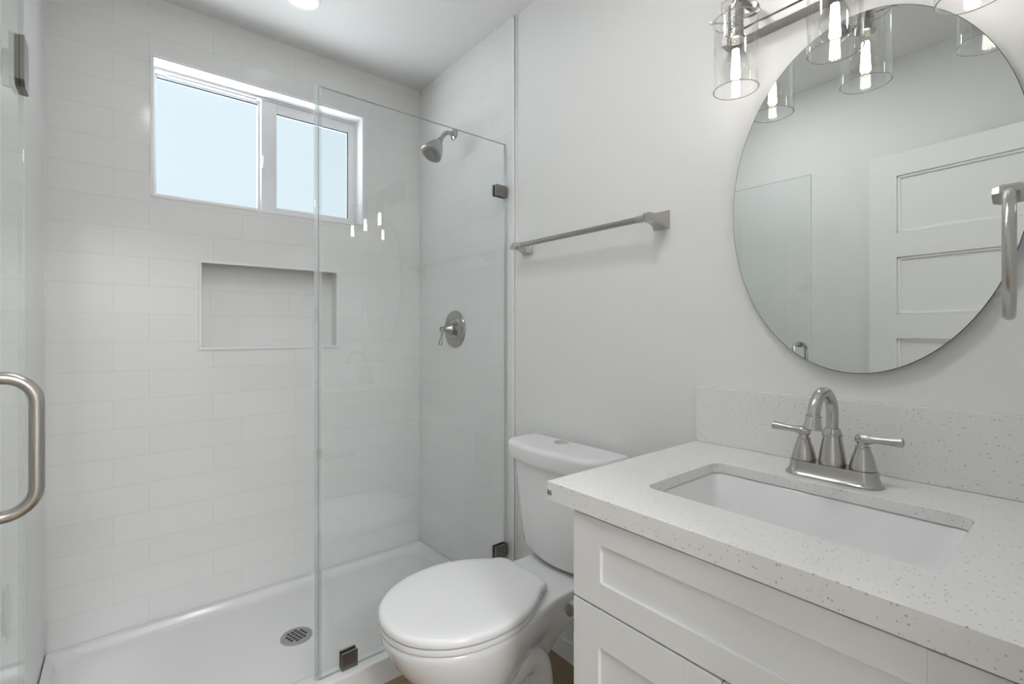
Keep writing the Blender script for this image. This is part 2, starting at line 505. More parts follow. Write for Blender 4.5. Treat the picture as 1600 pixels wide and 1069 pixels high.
# ------------------------------------------------------------------ shower pan
PX0, PX1, PY0, PY1 = XSL + 0.0005, XT - 0.0005, 1.467, YB - 0.0005
PF = 0.088
def pan_ring(i, zoff, inner=0.0):
    r = rrect(PX0 + i[0], PX1 - i[1], PY0 + i[2], PY1 - i[3], i[4], 0, 8)
    out = []
    for p in r:
        t = min(max((p.y - 1.53) / 0.12, 0), 1)
        top = 0.130 * (1 - t) + 0.114 * t
        out.append(Vector((p.x, p.y, top + zoff)))
    return out
def flat_ring(i, z):
    return rrect(PX0 + i[0], PX1 - i[1], PY0 + i[2], PY1 - i[3], i[4], z, 8)
bm = bmesh.new()
loft(bm, [flat_ring((0, 0, 0, 0, .004), FZ), pan_ring((0, 0, 0, 0, .004), -.010), pan_ring((.001, .001, .003, .001, .005), -.003),
          pan_ring((.003, .003, .010, .003, .008), 0),
          pan_ring((.020, .020, .070, .020, .045), 0), pan_ring((.025, .025, .080, .025, .055), -.004),
          flat_ring((.032, .032, .092, .032, .065), PF + .012), flat_ring((.042, .042, .105, .042, .07), PF + .003),
          flat_ring((.06, .06, .125, .06, .07), PF)], cap0=True, cap1=True)
pan = fin('shower_pan', bm, M['acrylic'], origin=((PX0 + PX1) / 2, PY0, FZ))
tag(pan, 'white acrylic shower pan with a raised front curb under the glass panel', 'shower pan')
# drain: a strainer plate with square holes (part of the pan)
DC = Vector((0.494, 1.838, PF))
bm = bmesh.new()
lathe(bm, DC, (0, 0, 1), [(0.0002, 0.054), (0.003, 0.0535), (0.0042, 0.051), (0.0045, 0.047)], 48)
dr = fin('drain_strainer', bm, M['steel'], pan, label='round satin steel strainer with square holes')
bm = bmesh.new()
ca, sa = math.cos(0.30), math.sin(0.30)
for i in range(-2, 3):
    for j in range(-2, 3):
        if abs(i) == 2 and abs(j) == 2: continue
        cx, cy, h_ = i * 0.0138, j * 0.0138, 0.0046
        c4 = []
        for ax_, ay_ in ((-1, -1), (1, -1), (1, 1), (-1, 1)):
            px, py = cx + ax_ * h_, cy + ay_ * h_
            c4.append((DC.x + px * ca - py * sa, DC.y + px * sa + py * ca))
        loft(bm, [[Vector((a, b, PF + .0040)) for a, b in c4], [Vector((a, b, PF + .0048)) for a, b in c4]])
fin('drain_holes', bm, M['black'], dr, smooth=0)

# ------------------------------------------------------------------ fixed glass panel with clamps
GY0, GY1 = 1.500, 1.510
def glass_slab(x0, x1, y0, y1, z0, z1, thin):
    """pane with clear faces and green edges; thin = axis of its thickness"""
    bm = bmesh.new(); box(bm, x0, x1, y0, y1, z0, z1)
    bm.normal_update()
    for f in bm.faces:
        if abs(getattr(f.normal, thin)) < 0.5: f.material_index = 1
    return bm
GX0, GX1, GZ0, GZ1 = 0.4675, 1.193, 0.1305, 1.941
scr = thing('shower_screen', 'fixed clear glass shower panel standing on the pan curb beside the toilet', 'glass panel', ((GX0 + GX1) / 2, 1.505, GZ0))
fin('glass_pane', glass_slab(GX0, GX1, GY0, GY1, GZ0, GZ1, 'y'), [M['glass'], M['glassedge']], scr, smooth=0)
def clamp(x0, x1, z0, z1, side):
    bm = bmesh.new()
    for y0, y1 in ((GY0 - .0085, GY0 - .0005), (GY1 + .0005, GY1 + .0085)):
        box(bm, x0, x1, y0, y1, z0, z1, 0.0012)
    if side == 'wall':
        box(bm, GX1 + .0003, XT, GY0 + .001, GY1 + .0085, z0 + .003, z1 - .003)
        box(bm, GX1 + .0003, GX1 + .0012, GY0 - .0085, GY1 + .0085, z0, z1)
    else:
        box(bm, x0 + .002, x1 - .002, GY0 - .0065, GY1 + .0065, GZ0 - .0005, GZ0 - .0003)
    return fin('wall_clamp' if side == 'wall' else 'floor_clamp', bm, M['pewter'], scr)
clamp(1.138, GX1 + .0005, 1.727, 1.772, 'wall')
clamp(1.138, GX1 + .0005, 0.296, 0.348, 'wall')
clamp(0.535, 0.586, 0.1305, 0.184, 'floor')
# clear vinyl strip on the free edge
bm = bmesh.new()
box(bm, GX0 - .012, GX0 - .0005, GY0 + .002, GY1 - .002, GZ0 + .004, GZ1 - .001, 0.001)
box(bm, GX0 - .012, GX0 + .009, GY0 - .0015, GY0 - .0004, GZ0 + .004, GZ1 - .001)
box(bm, GX0 - .012, GX0 + .009, GY1 + .0004, GY1 + .0015, GZ0 + .004, GZ1 - .001)
fin('edge_seal', bm, M['sealvinyl'], scr, label='clear milky vinyl seal along the free edge')

# ------------------------------------------------------------------ hinged glass door, open against the left
HX = -0.166
door = thing('shower_door', 'frameless clear glass shower door swung open at the left edge', 'glass door', (HX, 1.47, 0.15))
gp = fin('glass_pane', glass_slab(HX - .004, HX + .004, 0.865, 1.470, 0.145, 1.941, 'x'), [M['glass'], M['glassedge']], door, smooth=0)
fin('edge_seal', BX(HX - .0045, HX + .0045, 1.4705, 1.4775, .15, 1.941), M['sealvinyl'], door, smooth=0, label='clear milky vinyl strip added to lighten the hinge edge of the glass')  # added strip, stands in for the bright line of the glass edge
for zc in (1.757, 0.33):
    bm = bmesh.new()
    for s in (-1, 1):
        xa, xb = (HX + .0045, HX + .0115) if s > 0 else (HX - .0115, HX - .0045)
        pts = []
        for (y, z) in ((1.478, -.052), (1.428, -.052), (1.414, -.040), (1.414, .052), (1.478, .052)):
            pts.append((y, zc + z))
        loft(bm, [[Vector((xa, y, z)) for y, z in pts], [Vector((xb, y, z)) for y, z in pts]])
    box(bm, HX - .010, HX + .010, 1.472, 1.488, zc - .050, zc + .050, .002)
    box(bm, XSL + .0005, HX - .008, 1.474, 1.486, zc - .040, zc + .040, .001)
    h = fin('hinge', bm, M['pewter'], door)
    fin('hinge_gasket', BX(HX - .0042, HX + .0042, 1.4145, 1.430, zc - .05, zc + .05), M['rubber'], h, smooth=0)
# pull handle: D tubes on both faces
def pull(side):
    bm = bmesh.new()
    x0 = HX + side * .005; x1 = HX + side * .078; r = .034
    yh, z0, z1 = 0.915, 0.9465, 1.1305
    p = [Vector((x0, yh, z1)), Vector((x1 - side * r, yh, z1))]
    p += [Vector((x1 - side * r + side * r * math.sin(a), yh, z1 - r + r * math.cos(a))) for a in [PI / 2 * k / 8 for k in range(1, 9)]]
    p += [Vector((x1, yh, z0 + r))]
    p += [Vector((x1 - side * r + side * r * math.cos(a), yh, z0 + r - r * math.sin(a))) for a in [PI / 2 * k / 8 for k in range(1, 9)]]
    p += [Vector((x0, yh, z0))]
    tube(bm, p, .0083, 20)
    for z in (z0, z1):
        lathe(bm, (HX + side * .0042, yh, z), (side, 0, 0), [(0, .014), (.003, .014), (.004, .0135)], 24)
    return bm
fin('pull_handle', pull(1), M['nickel'], door)
fin('pull_handle', pull(-1) , M['nickel'], door)

# ------------------------------------------------------------------ entry door (open, beside the left wall)
ER = bpy.data.objects.new('door_1', None); COL.objects.link(ER)
ER['kind'] = 'structure'
ANG = math.radians(96.0)   # opened past square, its free edge closer to the left wall
ER.location = (-0.252, 0.012, FZ); WLOC['door_1'] = Vector((0, 0, 0))
ER.rotation_euler = (0, 0, ANG)
DW, DH, DT = 0.668, 1.940, 0.035
bm = bmesh.new()
st, rail, ph = 0.105, 0.108, 0.256
zz = [0.005]
pan_z = []
z = DH - 0.10
for k in range(5):
    pan_z.append((z - ph, z)); z -= ph + rail
box(bm, 0, st, 0, DT, 0.006, DH); box(bm, DW - st, DW, 0, DT, 0.006, DH)
edges_z = [DH] + [v for p in pan_z for v in (p[1], p[0])] + [0.006]
for k in range(0, len(edges_z), 2):
    box(bm, st, DW - st, 0, DT, edges_z[k + 1], edges_z[k])
# (door_1 carries its own rotation, so its children are written in the leaf's own coordinates)
fin('door_frame', bm, M['doorpaint'], ER, smooth=0)
for z0, z1 in pan_z:
    bm = bmesh.new()
    box(bm, st, DW - st, 0.012, DT - 0.012, z0, z1)
    for (a, b, c, d) in ((st, DW - st, z1 - .012, z1), (st, DW - st, z0, z0 + .012), (st, st + .012, z0, z1), (DW - st - .012, DW - st, z0, z1)):
        box(bm, a, b, 0.005, DT - 0.005, c, d, 0.003)
    fin('door_panel', bm, M['doorpaint'], ER)
bm = bmesh.new()
lathe(bm, (DW - .06, 0, 0.885), (0, -1, 0), [(0, .030), (.004, .030), (.006, .012), (.022, .012), (.030, .024), (.042, .027), (.050, .020), (.052, .004)], 28)
fin('door_knob', bm, M['nickel'], ER)

# ------------------------------------------------------------------ shower head
sh = thing('shower_sprayer', 'brushed nickel shower head on a bent arm from the tiled wall', 'shower head', (XT, 1.893, 2.108))
bm = bmesh.new()
lathe(bm, (XT, 1.893, 2.108), (-1, 0, 0), [(0, .026), (.004, .026), (.008, .022), (.011, .014), (.013, .012)], 32)
fin('flange', bm, M['darknickel'], sh)
Fc = Vector((1.066, 1.872, 1.978)); Ax = Vector((-.55, -.10, -.83)).normalized()
neck = Fc - Ax * .098
bm = bmesh.new()
tube(bm, smooth_path([(XT - .006, 1.893, 2.108), (1.172, 1.891, 2.107), (1.148, 1.888, 2.097), neck + Ax * .004]), .0098, 18)
fin('shower_arm', bm, M['darknickel'], sh)
bm = bmesh.new()
lathe(bm, neck, Ax, [(-.004, .0125), (.006, .014), (.012, .0125), (.018, .019), (.028, .025), (.045, .034), (.065, .0415), (.080, .0455), (.090, .0478), (.095, .048), (.097, .045), (.0955, .041)], 40)
hb = fin('spray_head', bm, M['darknickel'], sh)
bm = bmesh.new()
lathe(bm, neck, Ax, [(.0952, .041), (.0968, .039), (.0968, .030), (.0955, .029), (.0955, .020), (.0972, .019), (.0975, .006)], 40)
d_, u_, w_ = frame_of(Ax)
for rr, k_ in ((.034, 16), (.024, 12), (.013, 7)):
    for i in range(k_):
        a = 2 * PI * i / k_
        lathe(bm, neck + Ax * .0955 + (u_ * math.cos(a) + w_ * math.sin(a)) * rr, Ax, [(0, .0019), (.0028, .0015)], 8)
fin('spray_face', bm, M['pewter'], hb)

# ------------------------------------------------------------------ shower valve
VC = Vector((XT, 1.886, 1.204))
sv = thing('shower_valve', 'round brushed nickel shower valve with a lever on the tiled wall', 'shower valve', VC)
bm = bmesh.new()
lathe(bm, VC, (-1, 0, 0), [(0, .086), (.004, .086), (.008, .083), (.010, .076), (.0085, .070), (.010, .064), (.016, .054), (.017, .050), (.012, .046), (.011, .030)], 56)
fin('escutcheon', bm, M['darknickel'], sv)
bm = bmesh.new()
lathe(bm, VC, (-1, 0, 0), [(.010, .027), (.022, .027), (.024, .030), (.028, .030), (.031, .026), (.046, .020), (.052, .015), (.060, .012), (.066, .0125), (.073, .013), (.078, .010), (.080, .003)], 36)
fin('hub', bm, M['darknickel'], sv)
bm = bmesh.new()
lp = VC + Vector((-.069, 0, -.006))
tube(bm, [lp, lp + Vector((-.001, 0, -.014)), lp + Vector((-.003, .001, -.03)), lp + Vector((-.007, .003, -.055)), lp + Vector((-.009, .004, -.066)), lp + Vector((-.0092, .004, -.068))],
     [.0055, .0050, .0055, .0088, .0098, .007], 18)
fin('lever', bm, M['darknickel'], sv)

# ------------------------------------------------------------------ towel bar
TZ, TX = 1.512, 1.146
tb = thing('towel_bar', 'long brushed nickel towel bar on the painted wall above the toilet', 'towel bar', (XR, 1.08, TZ))
def sq(x, cy, cz, hy, hz):
    return [Vector((x, cy - hy, cz - hz)), Vector((x, cy + hy, cz - hz)), Vector((x, cy + hy, cz + hz)), Vector((x, cy - hy, cz + hz))]
for cy in (0.797, 1.382):
    bm = bmesh.new()
    rs = [sq(XR, cy, TZ, .0255, .0255), sq(XR - .006, cy, TZ, .0255, .0255), sq(XR - .012, cy, TZ, .0215, .0215), sq(XR - .026, cy, TZ, .0165, .0165),
          sq(XR - .042, cy, TZ, .0125, .0130), sq(XR - .054, cy, TZ, .0115, .0120), sq(TX - .010, cy, TZ, .0115, .0120)]
    loft(bm, rs)
    fin('post', bm, M['nickel'], tb, smooth=0)
bm = bmesh.new()
lathe(bm, (TX, 0.800, TZ), (0, 1, 0), [(.008, .0090), (.590, .0090)], 24)
fin('rail', bm, M['darknickel'], tb)
for y, s_ in ((0.797, 1), (1.382, -1)):
    bm = bmesh.new()
    lathe(bm, (TX, y, TZ), (0, s_, 0), [(.008, .0122), (.013, .0122), (.0145, .0108), (.038, .0105), (.039, .009)], 24)
    fin('sleeve', bm, M['nickel'], tb)
bm = bmesh.new()
lathe(bm, (TX, 1.390, TZ), (0, 1, 0), [(0, .011), (.008, .0105), (.010, .0075), (.018, .007), (.021, .0045)], 20)
fin('finial', bm, M['nickel'], tb)
bm = bmesh.new()
lathe(bm, (TX, .789, TZ), (0, -1, 0), [(0, .010), (.004, .009), (.006, .0045)], 20)
fin('finial', bm, M['nickel'], tb)

# ------------------------------------------------------------------ toilet
TY = 1.107
def outline(xf, xc, W, xd, wd, xb, z, n=14, rb=0.02, convex=0):
    """half: front ellipse from the tip (xf) to full width W at xc, easing to wd at xd, straight to xb"""
    half = []
    for i in range(n + 1):
        a = PI / 2 * i / n
        half.append((xc - (xc - xf) * math.cos(a), W * math.sin(a) ** 0.94 if i else 0.0))
    for i in range(1, 11):
        t = i / 10
        s = t ** 2.2 if convex else t * t * (3 - 2 * t)
        half.append((xc + (xd - xc) * t, W + (wd - W) * s))
    if not convex:
        half.append((xd + (xb - rb - xd) * .5, wd)); half.append((xb - rb, wd))
    if convex:
        for k in range(1, 7):
            a = PI / 2 * k / 6
            half.append((xd + (xb - xd) * math.sin(a), wd - rb + rb * math.cos(a)))
    else:
        half.append((xb - rb * .3, wd - rb * .3)); half.append((xb, wd - rb))
    pts = [Vector((x, TY + w, z)) for x, w in half]
    pts += [Vector((x, TY - w, z)) for x, w in reversed(half[1:])]
    return pts
wc = thing('toilet', 'white two-piece toilet with closed lid between glass panel and vanity', 'toilet', (0.92, TY, FZ))
bm = bmesh.new()
loft(bm, [outline(*a) for a in (
    (.650, .78, .120, .90, .112, .992, FZ), (.650, .78, .120, .90, .112, .992, FZ + .018), (.662, .78, .110, .90, .100, .982, FZ + .034),
    (.668, .78, .098, .90, .082, .975, .12), (.660, .77, .094, .90, .072, .975, .17), (.635, .765, .108, .91, .072, .990, .22),
    (.598, .755, .138, .93, .080, 1.03, .27), (.560, .745, .160, .97, .098, 1.10, .315), (.531, .735, .173, 1.0, .114, 1.18, .355),
    (.514, .73, .180, 1.0, .122, 1.186, .390), (.506, .73, .1825, 1.0, .126, 1.190, .412), (.506, .73, .182, 1.0, .127, 1.190, .424), (.512, .73, .176, 1.0, .124, 1.188, .430), (.53, .73, .162, 1.0, .112, 1.178, .432))])
fin('bowl', bm, M['porcelain'], wc, smooth=60)
# moulded trapway on both flanks of the pedestal
for s_ in (-1, 1):
    bm = bmesh.new()
    p = smooth_path([(0.745, TY + s_ * .078, .085), (0.765, TY + s_ * .078, .14), (0.80, TY + s_ * .076, .200), (0.845, TY + s_ * .074, .245), (0.895, TY + s_ * .074, .262),
                     (0.935, TY + s_ * .076, .235), (0.948, TY + s_ * .078, .17), (0.948, TY + s_ * .078, .11), (0.948, TY + s_ * .078, .056)], 8)
    tube(bm, p, [.024 + .014 * min(1, i / 24) for i in range(len(p))], 18)
    fin('trapway', bm, M['porcelain'], wc, smooth=60)
def slab(levels, o):
    bm = bmesh.new()
    loft(bm, [outline(o[0] + i, o[1], o[2] - i, o[3] - i, o[4] - i, o[5] - i, z, rb=.044, convex=1) for z, i in levels]); return bm
fin('seat', slab([(.4325, .008), (.434, .002), (.437, .0005), (.447, .0005), (.4495, .003)], (.503, .725, .187, .918, .112, .950)), M['plastic'], wc, smooth=50)
fin('lid', slab([(.4515, .006), (.454, .001), (.457, 0), (.465, 0), (.4715, .003), (.4755, .010), (.4775, .030), (.478, .07)], (.501, .725, .190, .918, .115, .956)), M['plastic'], wc, smooth=50)
for s_ in (-1, 1):
    bm = bmesh.new()
    box(bm, .940, .972, TY + s_ * .074 - .013, TY + s_ * .074 + .013, .4315, .456, .006, 3)
    fin('hinge_cap', bm, M['plastic'], wc)
def tank_ring(z, xf, hw, xb=1.186, rf=.06, bow=.014, n=8):
    pts = []
    # bowed front with rounded corners, square back
    for i in range(n * 2 + 1):
        t = -1 + i / n
        pts.append((xf + bow * t * t, t * (hw - rf)))
    for i in range(1, 9):
        a = PI / 2 * i / 8
        pts.append((xf + bow + rf * (1 - math.cos(a)), hw - rf + rf * math.sin(a)))
    pts.append((xb - .012, hw)); pts.append((xb - .004, hw - .003)); pts.append((xb, hw - .012))
    left = [(x, -y) for x, y in pts[n * 2 + 1:]]
    return [Vector((x, TY + y, z)) for x, y in pts + list(reversed(left))]
bm = bmesh.new()
loft(bm, [tank_ring(.432, 1.095, .120), tank_ring(.440, 1.075, .140), tank_ring(.452, 1.060, .156), tank_ring(.475, 1.052, .168), tank_ring(.52, 1.047, .175),
          tank_ring(.62, 1.042, .186), tank_ring(.757, 1.034, .198), tank_ring(.762, 1.038, .194)])
fin('tank', bm, M['porcelain'], wc, smooth=50)
bm = bmesh.new()
loft(bm, [tank_ring(.7625, 1.026, .206, 1.192, .07), tank_ring(.765, 1.018, .214, 1.194, .07), tank_ring(.775, 1.014, .217, 1.195, .07), tank_ring(.806, 1.012, .218, 1.195, .07), tank_ring(.8155, 1.015, .215, 1.193, .068), tank_ring(.8195, 1.023, .208, 1.187, .06), tank_ring(.8205, 1.045, .19, 1.172, .05)])
fin('tank_lid', bm, M['porcelain'], wc, smooth=50)
bm = bmesh.new()
BC = (1.143, TY + .030)
lathe(bm, (BC[0], BC[1], .8203), (0, 0, 1), [(0, .025), (.003, .025), (.004, .0235), (.0042, .0225), (.0036, .022), (.0036, .004)], 36)
box(bm, BC[0] - .0215, BC[0] + .0215, BC[1] + .004, BC[1] + .0048, .8236, .8241)
fin('flush_button', bm, M['chrome'], wc, label='round chrome flush button')

# ------------------------------------------------------------------ toilet paper holder on the vanity's side
ph_ = thing('paper_holder', 'small nickel paper holder on the vanity side by the toilet', 'paper holder', (0.75, 0.62, 0.605))
bm = bmesh.new()
box(bm, .725, .775, .6197, .630, .580, .630, .003)
box(bm, .739, .761, .629, .715, .594, .616, .003)
fin('post', bm, M['nickel'], ph_)
bm = bmesh.new()
lathe(bm, (.735, .712, .600), (1, 0, 0), [(0, .008), (.002, .0125), (.020, .0125), (.022, .008), (.150, .008)], 20)
fin('roller_arm', bm, M['pewter'], ph_)

# ------------------------------------------------------------------ vanity cabinet
CX, CY0, CY1, CTB = 0.655, 0.050, 0.620, 0.8655
vc = thing('vanity_cabinet', 'white shaker vanity cabinet under the speckled countertop', 'cabinet', (0.93, .335, FZ))
bm = bmesh.new()
box(bm, CX + .020, 1.198, CY0, CY0 + .016, .15, CTB - .001, .001)
box(bm, CX + .020, 1.198, CY1 - .016, CY1, .15, CTB - .001, .001)
box(bm, CX + .020, 1.198, CY0 + .016, CY1 - .016, .15, .166)
box(bm, 1.186, 1.198, CY0 + .016, CY1 - .016, .166, CTB - .001)
box(bm, CX + .020, CX + .040, CY0 + .016, CY1 - .016, .690, .715)
box(bm, CX + .020, CX + .040, CY0 + .016, CY1 - .016, .835, CTB - .001)
box(bm, CX + .075, 1.198, CY0 + .002, CY1 - .002, FZ, .15)
fin('carcass', bm, M['cabinet'], vc)
def shaker(y0, y1, z0, z1, fr, frz, name):
    bm = bmesh.new()
    x0, x1 = CX, CX + .019
    b = .0012
    box(bm, x0, x1, y0, y0 + fr, z0, z1, b); box(bm, x0, x1, y1 - fr, y1, z0, z1, b)
    box(bm, x0, x1, y0 + fr - .0005, y1 - fr + .0005, z1 - frz, z1, b); box(bm, x0, x1, y0 + fr - .0005, y1 - fr + .0005, z0, z0 + frz, b)
    o = fin(name, bm, M['cabinet'], vc)
    fin('inset_panel', BX(x0 + .007, x1 - .003, y0 + fr - .002, y1 - fr + .002, z0 + frz - .002, z1 - frz + .002), M['cabinet'], o, smooth=0)
shaker(CY0, CY1, .7035, .8590, .064, .0445, 'drawer_front')
shaker(CY0, .3335, .170, .6995, .060, .066, 'cabinet_door')
shaker(.3365, CY1, .170, .6995, .060, .066, 'cabinet_door')

# ------------------------------------------------------------------ countertop with sink cut-out
KX0, KX1, KY0, KY1, KZ0, KZ1 = 0.6445, XR - .001, 0.002, 0.6805, 0.866, 0.9015
SX0, SX1, SY0, SY1, SR = 0.764, 1.030, 0.120, 0.540, 0.022
bm = bmesh.new()
loops = {}
KZS = KZ1 - 0.021      # the slab itself; its front and left edges carry a deeper apron
for z in (KZS, KZ1):
    o = [bm.verts.new(p) for p in ((KX0, KY0, z), (KX1, KY0, z), (KX1, KY1, z), (KX0, KY1, z))]
    i = [bm.verts.new(p) for p in rrect(SX0, SX1, SY0, SY1, SR, z, 6)]
    es = [bm.edges.new((a, b)) for l in (o, i) for a, b in zip(l, l[1:] + l[:1])]
    bmesh.ops.triangle_fill(bm, use_beauty=True, use_dissolve=False, edges=es)
    loops[z] = (o, i)
bridge(bm, loops[KZS][0], loops[KZ1][0]); bridge(bm, loops[KZS][1], loops[KZ1][1])
bmesh.ops.recalc_face_normals(bm, faces=bm.faces)
be = []
for z in (KZS, KZ1):
    for l in loops[z]:
        for a, b in zip(l, l[1:] + l[:1]):
            e = bm.edges.get((a, b))
            if e and z == KZ1: be.append(e)
bmesh.ops.bevel(bm, geom=be, offset=.0016, segments=2, affect='EDGES', profile=.5)
box(bm, KX0, KX0 + .021, KY0, KY1, KZ0, KZS)
box(bm, KX0 + .021, KX1, KY1 - .021, KY1, KZ0, KZS)
ct = fin('countertop', bm, M['quartz'], origin=(.93, .34, KZ0), smooth=30)
tag(ct, 'white quartz vanity countertop with grey flecks and a rectangular sink cut-out', 'countertop')
bm = bmesh.new()
box(bm, KX0 - .0006, KX0 + .001, .6675, .6795, .8755, .8855)
lb = fin('sticker', bm, M['label'], ct, smooth=0, label='small worn grey sticker on the front edge')
bm = bmesh.new()
for k, (a, b, c, d) in enumerate(((.6765, .6788, .877, .8845), (.6733, .6757, .876, .882), (.6708, .6722, .877, .8835), (.6685, .6700, .8765, .8815))):
    box(bm, KX0 - .0009, KX0 - .0004, a, b, c, d)
fin('print', bm, M['labelmark'], lb, smooth=0)
bs = fin('backsplash', BX(XR - .021, XR - .0005, KY0, KY1, KZ1 + .0003, 1.0475, .0015), M['quartz'], origin=(XR - .01, .34, KZ1))
tag(bs, 'low speckled quartz backsplash strip on the wall behind the faucet', 'backsplash')

# undermount sink: thick shell
bm = bmesh.new()
def srr(i, z, r): return rrect(SX0 + i, SX1 - i, SY0 + i, SY1 - i, r, z, 6)
ZS = KZS - .0006
inner = [srr(-.004, ZS, .028), srr(.000, ZS - .004, .030), srr(.018, ZS - .05, .04), srr(.036, ZS - .095, .05), srr(.052, ZS - .117, .05), srr(.078, ZS - .125, .04), srr(.110, ZS - .128, .02)]
outer = [srr(-.022, ZS, .04), srr(-.022, ZS - .012, .04), srr(-.010, ZS - .016, .04), srr(.008, ZS - .06, .045), srr(.028, ZS - .118, .05), srr(.07, ZS - .138, .045), srr(.110, ZS - .140, .02)]
ri = loft(bm, inner, False, True); ro = loft(bm, outer, False, True)
bridge(bm, ri[0], ro[0])
sk = fin('sink_basin', bm, M['porcelain'], origin=(.897, .33, KZS - .1406), smooth=50)
tag(sk, 'white rectangular undermount sink basin set below the countertop opening', 'sink')
bm = bmesh.new()
lathe(bm, (.91, .33, ZS - .1278), (0, 0, 1), [(0, .030), (.002, .030), (.003, .026), (.001, .022), (.0035, .018), (.005, .004)], 32)
fin('sink_drain', bm, M['nickel'], sk)

# ------------------------------------------------------------------ faucet
FX, FYc = 1.090, 0.333
fa = thing('faucet', 'brushed nickel two-handle faucet with a gooseneck spout behind the sink', 'faucet', (FX, FYc, KZ1))
bm = bmesh.new()
def stad(hx, hy, z, n=14):
    pts = []
    for i in range(n + 1):
        a = i * PI / n
        pts.append(Vector((FX + hx * math.cos(a), FYc + (hy - hx) + hx * math.sin(a), z)))
    for i in range(n + 1):
        a = PI + i * PI / n
        pts.append(Vector((FX + hx * math.cos(a), FYc - (hy - hx) + hx * math.sin(a), z)))
    return pts
loft(bm, [stad(.0335, .084, KZ1 + .0004), stad(.0335, .084, KZ1 + .003), stad(.030, .080, KZ1 + .006), stad(.0285, .0785, KZ1 + .010), stad(.0265, .0765, KZ1 + .014),
          stad(.0255, .0755, KZ1 + .026), stad(.0245, .0745, KZ1 + .0285), stad(.022, .072, KZ1 + .029)])
fin('base_plate', bm, M['nickel'], fa)
bm = bmesh.new()
lathe(bm, (FX, FYc, KZ1 + .0292), (0, 0, 1), [(0, .0235), (.003, .0235), (.008, .0232), (.025, .0210), (.045, .0175), (.055, .0158), (.056, .0178), (.060, .0178), (.061, .0160), (.068, .0142), (.0705, .0128), (.0712, .011)], 40)
fin('spout_base', bm, M['nickel'], fa)
bm = bmesh.new()
R_ = .0495; ztop = 1.030
path = [Vector((FX, FYc, KZ1 + .09)), Vector((FX, FYc, KZ1 + .105)), Vector((FX, FYc, ztop - .015))]
path += [Vector((FX - R_ + R_ * math.cos(a), FYc, ztop + R_ * .92 * math.sin(a))) for a in [PI * .96 * k / 22 for k in range(23)]]
tube(bm, path, .0105, 22)
sp = fin('spout', bm, M['nickel'], fa)
end = path[-1]; dirn = (path[-1] - path[-2]).normalized()
bm = bmesh.new()
lathe(bm, end - dirn * .003, dirn, [(0, .0110), (.001, .0132), (.004, .0132), (.005, .0120), (.014, .0132), (.022, .0155), (.026, .0165), (.0285, .0165), (.029, .013), (.027, .012)], 32)
fin('aerator', bm, M['nickel'], sp)
for s in (-1, 1):
    cy = FYc + s * .0505
    bm = bmesh.new()
    lathe(bm, (FX, cy, KZ1 + .0292), (0, 0, 1), [(0, .0215), (.0015, .0222), (.008, .0212), (.022, .0178), (.036, .0132), (.040, .0118), (.041, .0125), (.0435, .0125), (.0445, .0095), (.050, .0088)], 32)
    fin('handle_base', bm, M['nickel'], fa)
    bm = bmesh.new()
    hz = KZ1 + .0865
    tube(bm, [(FX, cy - s * .0122, hz), (FX, cy - s * .0115, hz), (FX, cy - s * .008, hz), (FX, cy, hz), (FX, cy + s * .010, hz + .0006), (FX, cy + s * .020, hz + .0014), (FX, cy + s * .034, hz + .0022),
              (FX, cy + s * .050, hz + .0030), (FX, cy + s * .058, hz + .0034), (FX, cy + s * .060, hz + .0035), (FX, cy + s * .062, hz + .0036)],
         [.002, .0055, .0088, .0102, .0085, .0064, .0066, .0080, .0088, .0082, .0045], 20)
    lathe(bm, (FX, cy, hz - .012), (0, 0, 1), [(0, .0085), (.006, .0082), (.012, .0088)], 20)
    fin('lever_handle', bm, M['nickel'], fa)

# ------------------------------------------------------------------ oval mirror
MY, MZ, MA, MB_ = 0.3235, 1.4795, 0.2565, 0.3755
mr = thing('oval_mirror', 'frameless oval wall mirror above the faucet', 'mirror', (XR, MY, MZ))
MT = math.radians(0.0)
def oval(x, k, dx=0.0, n=128):
    return [Vector((x - math.tan(MT) * k_z, MY + MA * k * math.cos(2 * PI * i / n), MZ + k_z)) for i in range(n) for k_z in (MB_ * k * math.sin(2 * PI * i / n),)]
bm = bmesh.new()
rs = loft(bm, [oval(1.1965, 1.0), oval(1.1905, 1.0), oval(1.1900, .996)], True, False, 1)
bm.faces.new(rs[-1]).material_index = 0
fin('mirror_glass', bm, [M['mirror'], M['mirror_edge']], mr, smooth=0)
bm = bmesh.new()
box(bm, 1.1985, XR - .0003, MY - .12, MY + .12, MZ - .05, MZ + .18)
box(bm, 1.2065, XR - .0003, MY - .08, MY + .08, MZ - .28, MZ - .05)
fin('mounting_bracket', bm, M['steel'], mr, smooth=0)

